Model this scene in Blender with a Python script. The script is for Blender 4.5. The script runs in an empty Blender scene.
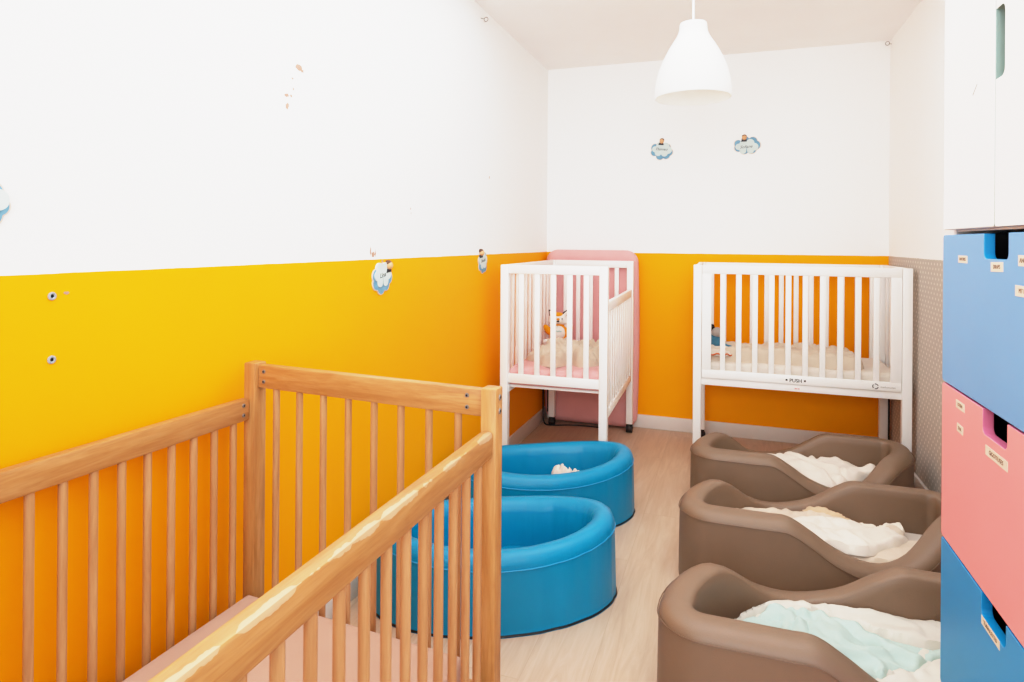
import bpy, bmesh, math, random
from mathutils import Vector, Matrix, noise
random.seed(7)
PI = math.pi
SC = bpy.context.scene
COL = SC.collection

# ------------------------------------------------------------------ room numbers (metres)
XL, XR, YB, ZC = -1.253, 0.887, 4.338, 2.48     # left wall, right wall, back wall, ceiling
YF = -1.7                                        # where the room stops behind the camera
ZP = 1.182                                       # top of the painted / papered dado

# ------------------------------------------------------------------ materials
def srgb(r, g, b):
    def f(c):
        c /= 255.0
        return c / 12.92 if c <= 0.04045 else ((c + 0.055) / 1.055) ** 2.4
    return (f(r), f(g), f(b), 1.0)

class NT:
    def __init__(self, name):
        self.m = bpy.data.materials.new(name)
        self.m.use_nodes = True
        self.t = self.m.node_tree
        self.b = self.t.nodes['Principled BSDF']
        self.out = self.t.nodes['Material Output']
    def n(self, kind, **kw):
        x = self.t.nodes.new(kind)
        for k, v in kw.items():
            if k.startswith('i_'):
                key = k[2:]
                x.inputs[int(key) if key.isdigit() else key].default_value = v
            else:
                setattr(x, k, v)
        return x
    def l(self, a, b): self.t.links.new(a, b)
    def set(self, **kw):
        for k, v in kw.items():
            self.b.inputs[k.replace('_', ' ')].default_value = v
    def bump(self, h, strength, dist=0.01):
        b = self.n('ShaderNodeBump')
        b.inputs['Strength'].default_value = strength
        b.inputs['Distance'].default_value = dist
        self.l(h, b.inputs['Height'])
        self.l(b.outputs[0], self.b.inputs['Normal'])
    def mapped(self, coord='Object', scale=(1, 1, 1), rot=(0, 0, 0)):
        tc = self.n('ShaderNodeTexCoord')
        mp = self.n('ShaderNodeMapping')
        mp.inputs['Scale'].default_value = scale
        mp.inputs['Rotation'].default_value = rot
        self.l(tc.outputs[coord], mp.inputs[0])
        return mp.outputs[0]
    def noise(self, vec, scale, detail=3, rough=0.5, dist=0.0):
        x = self.n('ShaderNodeTexNoise')
        x.inputs['Scale'].default_value = scale
        x.inputs['Detail'].default_value = detail
        x.inputs['Roughness'].default_value = rough
        x.inputs['Distortion'].default_value = dist
        self.l(vec, x.inputs['Vector'])
        return x.outputs['Fac']
    def ramp(self, fac, stops):
        r = self.n('ShaderNodeValToRGB')
        e = r.color_ramp.elements
        while len(e) < len(stops): e.new(0.5)
        for i, (p, c) in enumerate(stops):
            e[i].position = p; e[i].color = c
        self.l(fac, r.inputs[0])
        return r.outputs[0]
    def mix(self, fac, a, b):
        x = self.n('ShaderNodeMix', data_type='RGBA')
        for sock, v in ((x.inputs[0], fac), (x.inputs[6], a), (x.inputs[7], b)):
            if hasattr(v, 'is_output'): self.l(v, sock)
            else: sock.default_value = v
        return x.outputs[2]
    def math(self, op, a, b=0.0, c=0.0):
        x = self.n('ShaderNodeMath', operation=op)
        for i, v in enumerate((a, b, c)):
            if hasattr(v, 'is_output'): self.l(v, x.inputs[i])
            else: x.inputs[i].default_value = v
        return x.outputs[0]

def plain(name, col, rough=0.5, var=0.04, scale=6, bump=0.0, bscale=200, spec=0.5, **kw):
    n = NT(name)
    v = n.mapped('Object')
    f = n.noise(v, scale, 3)
    c2 = tuple(min(1, c * (1 + var)) for c in col[:3]) + (1,)
    c1 = tuple(c * (1 - var) for c in col[:3]) + (1,)
    n.l(n.ramp(f, [(0.3, c1), (0.7, c2)]), n.b.inputs['Base Color'])
    n.set(Roughness=rough, Specular_IOR_Level=spec, **kw)
    if bump:
        n.bump(n.noise(v, bscale, 2), bump, 0.002)
    return n.m

def wood(name, axis, cols, worn=False):
    n = NT(name)
    st = {'x': (1.4, 16, 16), 'y': (16, 1.4, 16), 'z': (16, 16, 1.4)}[axis]
    v = n.mapped('Object', st)
    f = n.noise(v, 2.2, 5, 0.6, 1.2)
    fine = n.noise(n.mapped('Object', tuple(s * 5 for s in st)), 3, 3, 0.6)
    c = n.ramp(f, [(0.25, cols[0]), (0.5, cols[1]), (0.75, cols[2])])
    c = n.mix(n.math('MULTIPLY', n.math('POWER', fine, 2.0), 0.6), c, cols[3])
    if worn:
        # varnish rubbed off along the upper outer edge of the rail (crib-local x = 0.365, z = 0.841)
        tc = n.n('ShaderNodeTexCoord'); sp = n.n('ShaderNodeSeparateXYZ'); n.l(tc.outputs['Object'], sp.inputs[0])
        d = n.math('ADD', n.math('SUBTRACT', 0.365, sp.outputs[0]), n.math('SUBTRACT', 0.841, sp.outputs[2]))
        wob = n.noise(n.mapped('Object', (1, 9, 1)), 1.0, 4, 0.65)
        fac = n.math('MULTIPLY', n.math('LESS_THAN', d, n.math('MULTIPLY', n.math('SUBTRACT', wob, 0.36), 0.040)), n.math('ADD', 0.15, n.math('MULTIPLY', wob, 0.75)))
        c = n.mix(fac, c, srgb(206, 176, 144))
    n.l(c, n.b.inputs['Base Color'])
    n.set(Roughness=0.42, Specular_IOR_Level=0.4)
    n.bump(fine, 0.08, 0.002)
    return n.m
WC = (srgb(160, 104, 54), srgb(185, 131, 77), srgb(203, 153, 100), srgb(124, 74, 36))
WC2 = (srgb(168, 116, 74), srgb(188, 137, 92), srgb(203, 156, 112), srgb(146, 96, 60))
WOOD = {a: wood('beech_' + a, a, WC) for a in 'xyz'}
WOODW = wood('beech_worn', 'y', WC, True)
WOODS = wood('beech_spindle', 'z', WC2)

def wall_mat(name, upper, lower, dots=False):
    n = NT(name)
    g = n.n('ShaderNodeNewGeometry')
    s = n.n('ShaderNodeSeparateXYZ'); n.l(g.outputs['Position'], s.inputs[0])
    wob = n.noise(n.mapped('Object'), 14, 2)
    z = n.math('ADD', s.outputs[2], n.math('MULTIPLY', n.math('SUBTRACT', wob, 0.5), 0.003))
    f = n.math('GREATER_THAN', z, ZP)
    soft = n.noise(n.mapped('Object'), 1.6, 2)
    low = n.ramp(soft, [(0.3, tuple(c * 0.96 for c in lower[:3]) + (1,)), (0.7, lower)])
    if dots:
        # staggered grid of small upright pale dashes on beige paper
        yy = n.math('DIVIDE', s.outputs[1], 0.046)
        row = n.math('DIVIDE', s.outputs[2], 0.023)
        ri = n.math('FLOOR', row)
        rf = n.math('SUBTRACT', n.math('FRACT', row), 0.5)
        off = n.math('MULTIPLY', n.math('MODULO', ri, 2.0), 0.5)
        cf = n.math('SUBTRACT', n.math('FRACT', n.math('ADD', yy, off)), 0.5)
        a = n.math('MULTIPLY', cf, 0.046); b = n.math('MULTIPLY', rf, 0.023 * 0.75)
        d = n.math('SQRT', n.math('ADD', n.math('MULTIPLY', a, a), n.math('MULTIPLY', b, b)))
        low = n.mix(n.math('LESS_THAN', d, 0.0048), low, srgb(232, 220, 208))
    n.l(n.mix(f, low, upper), n.b.inputs['Base Color'])
    n.set(Roughness=0.6, Specular_IOR_Level=0.12)
    n.bump(n.noise(n.mapped('Object'), 260, 2), 0.12, 0.001)
    return n.m
M_WALL_L = wall_mat('paint_white_over_yellow', srgb(244, 243, 241), srgb(255, 163, 0))
M_WALL_B = wall_mat('paint_white_over_yellow_back', srgb(249, 246, 243), srgb(255, 164, 0))
M_WALL_R = wall_mat('paint_white_over_dotted_paper', srgb(254, 250, 246), srgb(192, 181, 170), True)
M_CEIL = plain('ceiling_paint', srgb(250, 247, 244), 0.7, 0.02, 2)
M_BASE = plain('baseboard_paint', srgb(226, 218, 210), 0.5, 0.02)

def floor_mat():
    n = NT('oak_laminate')
    v = n.mapped('Object', (1, 1, 1), (0, 0, PI / 2))
    br = n.n('ShaderNodeTexBrick')
    n.l(v, br.inputs['Vector'])
    br.offset = 0.37
    for k, val in (('Color1', (0, 0, 0, 1)), ('Color2', (1, 1, 1, 1)), ('Mortar', (0.5, 0.5, 0.5, 1))):
        br.inputs[k].default_value = val
    for k, val in (('Scale', 1.0), ('Mortar Size', 0.0012), ('Brick Width', 1.25), ('Row Height', 0.19), ('Bias', 0.0)):
        br.inputs[k].default_value = val
    bw = n.n('ShaderNodeSeparateColor'); n.l(br.outputs['Color'], bw.inputs[0])
    # grain coordinates shifted plank by plank
    vm = n.n('ShaderNodeVectorMath', operation='ADD')
    cmb = n.n('ShaderNodeCombineXYZ')
    n.l(n.math('MULTIPLY', bw.outputs[0], 7.3), cmb.inputs[0]); n.l(n.math('MULTIPLY', bw.outputs[0], 3.1), cmb.inputs[1])
    tc = n.n('ShaderNodeTexCoord')
    n.l(tc.outputs['Object'], vm.inputs[0]); n.l(cmb.outputs[0], vm.inputs[1])
    mp = n.n('ShaderNodeMapping'); mp.inputs['Scale'].default_value = (17, 1.5, 1)
    n.l(vm.outputs[0], mp.inputs[0])
    g = n.noise(mp.outputs[0], 1.6, 6, 0.62, 1.4)
    mp2 = n.n('ShaderNodeMapping'); mp2.inputs['Scale'].default_value = (120, 4, 1)
    n.l(vm.outputs[0], mp2.inputs[0])
    g2 = n.noise(mp2.outputs[0], 1.2, 3, 0.6)
    blot = n.noise(n.mapped('Object'), 2.3, 2)
    c = n.ramp(g, [(0.2, srgb(172, 147, 126)), (0.5, srgb(196, 172, 151)), (0.8, srgb(213, 193, 174))])
    c = n.mix(n.math('MULTIPLY', g2, 0.22), c, srgb(174, 142, 114))
    c = n.mix(n.math('MULTIPLY', bw.outputs[0], 0.16), c, srgb(186, 154, 126))
    c = n.mix(n.math('MULTIPLY', n.math('SUBTRACT', blot, 0.3), 0.35), c, srgb(196, 158, 124))
    c = n.mix(n.math('MULTIPLY', br.outputs['Fac'], 0.35), c, srgb(150, 120, 95))
    n.l(c, n.b.inputs['Base Color'])
    n.l(n.ramp(g, [(0.3, (0.36, 0.36, 0.36, 1)), (0.7, (0.46, 0.46, 0.46, 1))]), n.b.inputs['Roughness'])
    n.set(Specular_IOR_Level=0.45)
    n.bump(n.math('SUBTRACT', g2, br.outputs['Fac']), 0.08, 0.002)
    return n.m
M_FLOOR = floor_mat()

def leather(name, col, rough, bump, spec=0.5, big=0.0):
    n = NT(name)
    v = n.mapped('Object')
    f = n.noise(v, 3, 3)
    n.l(n.ramp(f, [(0.3, tuple(c * 0.93 for c in col[:3]) + (1,)), (0.7, col)]), n.b.inputs['Base Color'])
    vo = n.n('ShaderNodeTexVoronoi'); vo.inputs['Scale'].default_value = 330
    n.l(v, vo.inputs['Vector'])
    hgt = vo.outputs['Distance']
    if big:
        w = n.noise(n.mapped('Object', (16, 16, 1.6)), 1.5, 2, 0.5, 0.6)
        hgt = n.math('ADD', n.math('MULTIPLY', hgt, 0.25), n.math('MULTIPLY', w, big))
    n.bump(hgt, bump, 0.003)
    n.set(Roughness=rough, Specular_IOR_Level=spec)
    return n.m
M_BROWN = leather('taupe_vinyl', srgb(126, 102, 82), 0.46, 0.12)
M_BROWN_D = plain('taupe_piping', srgb(112, 86, 66), 0.5)
M_BLUEV = leather('blue_vinyl', srgb(0, 132, 174), 0.34, 0.25, 0.35, 2.2)
M_BLUEP = plain('blue_piping', srgb(30, 142, 190), 0.4)
M_BLACK = plain('black_rubber', srgb(24, 22, 22), 0.5)
M_DARK = plain('dark_inside', srgb(16, 13, 12), 0.8)
M_WHITE = plain('white_lacquer', srgb(243, 240, 236), 0.38, 0.015)
M_WHITE2 = plain('white_foil', srgb(238, 232, 226), 0.42, 0.015)
M_GREEN = plain('pale_green_foil', srgb(142, 160, 153), 0.5, 0.02)
M_DBLUE_SHEEN = plain('drawer_blue_sheen', srgb(108, 158, 206), 0.42, 0.03, 3)  # upper drawer: pale sheen of window light mixed into the blue
M_DBLUE2 = plain('drawer_blue_deep', srgb(52, 142, 198), 0.42, 0.03, 3)  # the drawer blue without that sheen
M_DPINK = plain('drawer_pink', srgb(252, 150, 149), 0.42, 0.02, 3)
M_BLUEEDGE = plain('drawer_blue_edge', srgb(0, 132, 190), 0.45, 0.02)
M_PINKEDGE = plain('drawer_pink_edge', srgb(206, 108, 138), 0.45, 0.02)
M_STICK = plain('label_paper', srgb(226, 206, 184), 0.6, 0.02)
M_INK = plain('label_ink', srgb(112, 88, 70), 0.7)
M_INK2 = plain('black_print', srgb(48, 50, 52), 0.6)
M_INK3 = plain('grey_print', srgb(150, 142, 138), 0.6)
M_RED = plain('red_print', srgb(226, 120, 112), 0.6)
M_STEEL = plain('steel', srgb(176, 172, 168), 0.3, 0.03, Metallic=0.9)
M_BOLT = plain('dark_bolt', srgb(128, 120, 114), 0.35, 0.05, Metallic=0.2)
M_PLUG = plain('grey_plug', srgb(150, 158, 164), 0.5)
M_CHIP = plain('bared_plaster', srgb(184, 144, 124), 0.8, 0.12, 60)
M_SHADE = NT('lamp_plastic')
M_SHADE.set(Base_Color=srgb(250, 249, 246), Roughness=0.35)
_t = M_SHADE.n('ShaderNodeBsdfTranslucent'); _t.inputs[0].default_value = srgb(252, 250, 246)
_m = M_SHADE.n('ShaderNodeMixShader'); _m.inputs[0].default_value = 0.4
M_SHADE.l(M_SHADE.b.outputs[0], _m.inputs[1]); M_SHADE.l(_t.outputs[0], _m.inputs[2]); M_SHADE.l(_m.outputs[0], M_SHADE.out.inputs[0])
M_SHADE = M_SHADE.m

def fabric(name, col, var=0.05, weave=520, wr=0.0, wrs=18):
    n = NT(name)
    v = n.mapped('Object')
    f = n.noise(v, 9, 3)
    n.l(n.ramp(f, [(0.3, tuple(c * (1 - var) for c in col[:3]) + (1,)), (0.7, col)]), n.b.inputs['Base Color'])
    h = n.noise(v, weave, 2)
    if wr:
        h = n.math('ADD', n.math('MULTIPLY', h, 0.15), n.math('MULTIPLY', n.noise(v, wrs, 3, 0.5, 0.8), wr))
    n.bump(h, 0.35, 0.004)
    n.set(Roughness=0.9, Specular_IOR_Level=0.15, Sheen_Weight=0.15)
    return n.m
M_PINKF = fabric('pink_jersey', srgb(228, 168, 166), 0.06, 500, 1.5, 12)
M_CREAM = fabric('cream_cotton', srgb(232, 219, 203), 0.05, 520, 0.9, 34)
M_CREAM2 = fabric('beige_cotton', srgb(212, 193, 174), 0.08, 520, 1.0, 30)
M_TAN = fabric('tan_cotton', srgb(208, 178, 148), 0.08)
M_OFFW = fabric('offwhite_cotton', srgb(224, 212, 199), 0.05, 520, 0.9, 34)
M_SHEET = fabric('white_sheet', srgb(204, 192, 180))
M_MINT = fabric('mint_cotton', srgb(180, 200, 192), 0.06, 520, 0.9, 40)
M_GREIGE = fabric('pale_grey_cotton', srgb(210, 203, 191), 0.05, 520, 0.6, 30)
M_MATT = fabric('beige_jersey', srgb(184, 149, 130), 0.04, 600, 0.6, 5)
M_RUST = fabric('rust_hem', srgb(208, 104, 58))
M_ORANGE = fabric('orange_plush', srgb(236, 146, 26), 0.1, 300)
M_WPLUSH = fabric('white_plush', srgb(232, 224, 216), 0.05, 300)
M_BPLUSH = fabric('blue_knit', srgb(86, 140, 166), 0.35, 160)
M_GPLUSH = fabric('grey_plush', srgb(182, 174, 168), 0.1, 240)
M_CL_PALE = plain('cloud_pale', srgb(196, 210, 206), 0.55, 0.04, 30)
M_CL_BLUE = plain('cloud_blue', srgb(104, 150, 176), 0.55, 0.1, 40)
M_CL_EDGE = plain('cloud_edge', srgb(214, 196, 180), 0.6, 0.04)
M_SKIN = plain('painted_face', srgb(222, 166, 122), 0.6)
M_HAIR = plain('painted_hair', srgb(98, 66, 48), 0.6)
M_MINTP = plain('mint_stitch', srgb(150, 206, 200), 0.7)

# ------------------------------------------------------------------ building helpers
def tag(o, label=None, cat=None, group=None, kind=None):
    for k, v in (('label', label), ('category', cat), ('group', group), ('kind', kind)):
        if v: o[k] = v
    return o

def thing(name, label, cat, loc=(0, 0, 0), rotz=0.0, group=None):
    o = bpy.data.objects.new(name, None)
    o.empty_display_size = 0.1
    COL.objects.link(o)
    o.location = loc; o.rotation_euler = (0, 0, rotz)
    return tag(o, label, cat, group)

class MB:
    """collects shapes in one bmesh; build() links them as ONE mesh object"""
    def __init__(self): self.bm = bmesh.new(); self.mi = 0
    def _mark(self, verts):
        fs = set()
        for v in verts: fs.update(v.link_faces)
        for f in fs: f.material_index = self.mi
    def box(self, x0, x1, y0, y1, z0, z1, bev=0.0, M=None, seg=2):
        r = bmesh.ops.create_cube(self.bm, size=1)
        vs = r['verts']
        for v in vs:
            v.co = Vector(((x0 + x1) / 2 + v.co.x * (x1 - x0), (y0 + y1) / 2 + v.co.y * (y1 - y0), (z0 + z1) / 2 + v.co.z * (z1 - z0)))
        if bev:
            es = set()
            for v in vs: es.update(v.link_edges)
            out = bmesh.ops.bevel(self.bm, geom=list(es), offset=bev, segments=seg, profile=0.5, affect='EDGES')
            vs = list({v for f in out['faces'] for v in f.verts} | {v for v in vs if v.is_valid})
            # every vertex of the bevelled cube
            seen = set(vs); stack = list(vs)
            while stack:
                a = stack.pop()
                for e in a.link_edges:
                    b = e.other_vert(a)
                    if b not in seen: seen.add(b); stack.append(b)
            vs = list(seen)
        if M is not None:
            for v in vs: v.co = M @ v.co
        self._mark(vs)
        return self
    def bar(self, p0, p1, w, h, bev=0.003, up=(0, 0, 1)):
        """bar from p0 to p1 (centre of section); w sideways, h along up"""
        p0, p1 = Vector(p0), Vector(p1)
        d = p1 - p0; L = d.length; d.normalize()
        s = d.cross(Vector(up)).normalized(); u = s.cross(d)
        M = Matrix((( d.x, s.x, u.x, p0.x), (d.y, s.y, u.y, p0.y), (d.z, s.z, u.z, p0.z), (0, 0, 0, 1)))
        return self.box(0, L, -w / 2, w / 2, -h / 2, h / 2, bev, M)
    def cyl(self, p0, p1, r0, r1=None, n=16, caps=True):
        p0, p1 = Vector(p0), Vector(p1); r1 = r0 if r1 is None else r1
        d = (p1 - p0); L = d.length
        q = Vector((0, 0, 1)).rotation_difference(d)
        M = Matrix.Translation((p0 + p1) / 2) @ q.to_matrix().to_4x4()
        r = bmesh.ops.create_cone(self.bm, cap_ends=caps, segments=n, radius1=r0, radius2=r1, depth=L, matrix=M)
        self._mark(r['verts']); return self
    def ball(self, c, rx, ry=None, rz=None, n=20, R=None):
        ry = rx if ry is None else ry; rz = rx if rz is None else rz
        M = Matrix.Translation(c) @ (R if R is not None else Matrix()) @ Matrix.Diagonal((rx, ry, rz, 1))
        r = bmesh.ops.create_uvsphere(self.bm, u_segments=n, v_segments=max(8, n * 2 // 3), radius=1, matrix=M)
        self._mark(r['verts']); return self
    def lathe(self, c, prof, n=48, closed=False):
        c = Vector(c); rings = []
        for r, z in prof:
            rings.append([self.bm.verts.new(c + Vector((r * math.cos(2 * PI * k / n), r * math.sin(2 * PI * k / n), z))) for k in range(n)])
        pairs = list(zip(rings, rings[1:])) + ([(rings[-1], rings[0])] if closed else [])
        for a, b in pairs:
            for k in range(n):
                f = self.bm.faces.new((a[k], a[(k + 1) % n], b[(k + 1) % n], b[k])); f.material_index = self.mi
        return self
    def torus(self, M, R, r, n=20, m=8):
        rings = []
        for i in range(n):
            a = 2 * PI * i / n
            rings.append([self.bm.verts.new(M @ Vector(((R + r * math.cos(2 * PI * j / m)) * math.cos(a), (R + r * math.cos(2 * PI * j / m)) * math.sin(a), r * math.sin(2 * PI * j / m)))) for j in range(m)])
        for i in range(n):
            for j in range(m):
                f = self.bm.faces.new((rings[i][j], rings[(i + 1) % n][j], rings[(i + 1) % n][(j + 1) % m], rings[i][(j + 1) % m])); f.material_index = self.mi
        return self
    def tube(self, pts, r, m=8, closed=False):
        pts = [Vector(p) for p in pts]; n = len(pts); rings = []
        for i, p in enumerate(pts):
            a = pts[(i - 1) % n] if (closed or i > 0) else p
            b = pts[(i + 1) % n] if (closed or i < n - 1) else p
            d = (b - a).normalized()
            ref = Vector((0, 0, 1)) if abs(d.z) < 0.95 else Vector((1, 0, 0))
            s = d.cross(ref).normalized(); u = s.cross(d)
            rings.append([self.bm.verts.new(p + s * (r * math.cos(2 * PI * j / m)) + u * (r * math.sin(2 * PI * j / m))) for j in range(m)])
        for i in range(n if closed else n - 1):
            for j in range(m):
                f = self.bm.faces.new((rings[i][j], rings[(i + 1) % n][j], rings[(i + 1) % n][(j + 1) % m], rings[i][(j + 1) % m])); f.material_index = self.mi
        if not closed:
            for rr in (rings[0], rings[-1]):
                f = self.bm.faces.new(rr); f.material_index = self.mi
        return self
    def prism(self, poly, h, M=None, side_mi=None):
        """polygon in the xy plane extruded from z=0 to z=h, then moved by M"""
        M = M or Matrix()
        a = [self.bm.verts.new(M @ Vector((x, y, 0))) for x, y in poly]
        b = [self.bm.verts.new(M @ Vector((x, y, h))) for x, y in poly]
        n = len(poly)
        f = self.bm.faces.new(list(reversed(a))); f.material_index = self.mi
        f = self.bm.faces.new(b); f.material_index = self.mi
        for k in range(n):
            f = self.bm.faces.new((a[k], a[(k + 1) % n], b[(k + 1) % n], b[k]))
            f.material_index = self.mi if side_mi is None else side_mi
        return self
    def text(self, s, size, M, depth=0.0006, align='CENTER', bold=0.0):
        cu = bpy.data.curves.new('lettering', 'FONT')
        cu.body = s; cu.size = size; cu.align_x = align; cu.align_y = 'CENTER'; cu.extrude = depth
        cu.resolution_u = 3; cu.offset = size * bold
        o = bpy.data.objects.new('lettering', cu); COL.objects.link(o)
        dg = bpy.context.evaluated_depsgraph_get(); dg.update()
        me = o.evaluated_get(dg).to_mesh()
        n0 = len(self.bm.faces)
        base = [self.bm.verts.new(M @ v.co) for v in me.vertices]
        for p in me.polygons:
            try:
                f = self.bm.faces.new([base[i] for i in p.vertices]); f.material_index = self.mi
            except ValueError: pass
        o.evaluated_get(dg).to_mesh_clear()
        bpy.data.objects.remove(o); bpy.data.curves.remove(cu)
        return self
    def build(self, name, mats, parent=None, world=False, smooth=35, origin=None, fix=True):
        if not isinstance(mats, (list, tuple)): mats = [mats]
        off = Vector((0, 0, 0))
        if parent is not None and world:
            M = parent.matrix_basis.inverted()
            if parent.parent: M = M @ parent.parent.matrix_basis.inverted()
            bmesh.ops.transform(self.bm, matrix=M, verts=self.bm.verts)
        if origin is not None:
            off = Vector(origin)
            bmesh.ops.translate(self.bm, vec=-off, verts=self.bm.verts)
        if fix: bmesh.ops.recalc_face_normals(self.bm, faces=self.bm.faces)
        me = bpy.data.meshes.new(name)
        self.bm.to_mesh(me); self.bm.free()
        for m in mats: me.materials.append(m)
        if smooth:
            me.polygons.foreach_set('use_smooth', [True] * len(me.polygons))
            me.set_sharp_from_angle(angle=math.radians(smooth))
        o = bpy.data.objects.new(name, me); COL.objects.link(o)
        o.location = off
        if parent is not None: o.parent = parent
        return o

def struct(name, mb, mats, **kw):
    return tag(mb.build(name, mats, **kw), kind='structure')

def catmull(pts, per=6, closed=True):
    out = []; n = len(pts)
    for i in range(n if closed else n - 1):
        if closed: p = [pts[(i + k - 1) % n] for k in range(4)]
        else: p = [pts[min(max(i + k - 1, 0), n - 1)] for k in range(4)]
        for s in range(per):
            t = s / per
            out.append(tuple(0.5 * ((2 * b) + (-a + c) * t + (2 * a - 5 * b + 4 * c - d) * t * t + (-a + 3 * b - 3 * c + d) * t ** 3)
                             for a, b, c, d in zip(*p)))
    if not closed: out.append(tuple(pts[-1]))
    return out

def lut(tab, x):
    """smooth monotone-ish table lookup"""
    if x <= tab[0][0]: return tab[0][1]
    for (a, va), (b, vb) in zip(tab, tab[1:]):
        if x <= b:
            i = tab.index((a, va))
            p0 = tab[max(i - 1, 0)][1]; p3 = tab[min(i + 2, len(tab) - 1)][1]
            t = (x - a) / (b - a)
            return 0.5 * ((2 * va) + (-p0 + vb) * t + (2 * p0 - 5 * va + 4 * vb - p3) * t * t + (-p0 + 3 * va - 3 * vb + p3) * t ** 3)
    return tab[-1][1]

def cloth(name, poly, z0, th, mat, parent=None, seed=0, amp=0.02, sc=9.0, ang=0.0, stretch=2.5, res=0.0085, hem=0.006, zf=None, smooth_poly=True, roll=0.018):
    """a creased cloth lying on z0, its outline a smooth closed curve in world xy"""
    P = catmull(poly, 6) if smooth_poly else list(poly)
    n = len(P)
    x0 = min(p[0] for p in P); x1 = max(p[0] for p in P); y0 = min(p[1] for p in P); y1 = max(p[1] for p in P)
    def inside(x, y):
        c = False; j = n - 1
        for i in range(n):
            xi, yi = P[i]; xj, yj = P[j]
            if (yi > y) != (yj > y) and x < (xj - xi) * (y - yi) / (yj - yi) + xi: c = not c
            j = i
        return c
    def near(x, y):
        best = 9e9; bp = None
        for i in range(n):
            ax, ay = P[i]; bx, by = P[(i + 1) % n]
            dx, dy = bx - ax, by - ay; L = dx * dx + dy * dy
            t = 0 if L == 0 else max(0, min(1, ((x - ax) * dx + (y - ay) * dy) / L))
            qx, qy = ax + t * dx, ay + t * dy
            d = (qx - x) ** 2 + (qy - y) ** 2
            if d < best: best = d; bp = (qx, qy)
        return math.sqrt(best), bp
    ca, sa = math.cos(ang), math.sin(ang)
    def h(x, y, d):
        u = (ca * x + sa * y) * sc; v = (-sa * x + ca * y) * sc * stretch
        w = noise.noise(Vector((u * 0.6, v * 0.25, seed * 3.1))) * 1.6
        n1 = noise.noise(Vector((u + w, v * 0.5 + w, seed))); n2 = noise.noise(Vector((u * 1.9 - w, v * 0.9 + 0.5 * w, seed + 9)))
        c = noise.noise(Vector((u * 0.5, v * 0.3, seed + 20)))
        n3 = noise.noise(Vector((u * 4.0 + w, v * 2.2, seed + 30)))
        k = 0.62 * math.exp(-(n1 * 4.2) ** 2) + 0.30 * math.exp(-(n2 * 4.0) ** 2) + c * 0.5 + 0.10 * n3
        n4 = noise.noise(Vector((u * 0.9 + 1.4 * w + 5, v * 0.6 - w, seed + 50)))
        k += 0.25 - 0.5 * math.exp(-(n4 * 11) ** 2)
        e = min(1, d / roll); e = math.sqrt(max(0.0, 1 - (1 - e) ** 2))
        bead = hem * math.exp(-((d - 0.010) / 0.008) ** 2)
        return e * (th + amp * max(0.0, k)) + bead * e
    bm = bmesh.new(); V = {}
    nx = int((x1 - x0) / res) + 2; ny = int((y1 - y0) / res) + 2
    for i in range(nx):
        for j in range(ny):
            x = x0 + i * res; y = y0 + j * res
            if inside(x, y): V[i, j] = bm.verts.new((x, y, 0))
    for i in range(nx):
        for j in range(ny):
            q = [(i, j), (i + 1, j), (i + 1, j + 1), (i, j + 1)]
            q = [V[k] for k in q if k in V]
            if len(q) >= 3: bm.faces.new(q)
    bmesh.ops.delete(bm, geom=[v for v in bm.verts if not v.link_faces], context='VERTS')
    for v in bm.verts:
        d, bp = near(v.co.x, v.co.y)
        if v.is_boundary:
            v.co.x, v.co.y = bp; d = 0.0
        zz = z0 + (zf(v.co.x, v.co.y) if zf else 0.0)
        v.co.z = zz + h(v.co.x, v.co.y, d)
    # skirt so that the cloth has a body and its edge casts a shadow
    be = [e for e in bm.edges if e.is_boundary]
    r = bmesh.ops.extrude_edge_only(bm, edges=be)
    for v in r['geom']:
        if isinstance(v, bmesh.types.BMVert): v.co.z -= 0.003
    mb = MB(); mb.bm.free(); mb.bm = bm
    o = mb.build(name, mat, parent, world=parent is not None, smooth=80)
    m = o.modifiers.new('soften', 'SMOOTH'); m.factor = 0.5; m.iterations = 2
    return o

# ------------------------------------------------------------------ the room
T = 0.12
struct('floor', MB().box(XL - T, XR + T, YF, YB + T, -0.1, 0), M_FLOOR, smooth=0)
struct('ceiling', MB().box(XL - T, XR + T, YF, YB + T, ZC, ZC + 0.1), M_CEIL, smooth=0)
wl = struct('wall_left', MB().box(XL - T, XL, YF, YB + T, 0, ZC), M_WALL_L, smooth=0)
struct('wall_back', MB().box(XL, XR, YB, YB + T, 0, ZC), M_WALL_B, smooth=0)
struct('wall_right', MB().box(XR, XR + T, YF, YB + T, 0, ZC), M_WALL_R, smooth=0)
BH, BT = 0.088, 0.014
struct('baseboard_left', MB().box(XL, XL + BT, YF, YB, 0, BH, 0.003), M_BASE)
struct('baseboard_back', MB().box(XL + BT, XR - BT, YB - BT, YB, 0, BH, 0.003), M_BASE)
struct('baseboard_right', MB().box(XR - BT, XR, YF, YB, 0, BH, 0.003), M_BASE)

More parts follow.
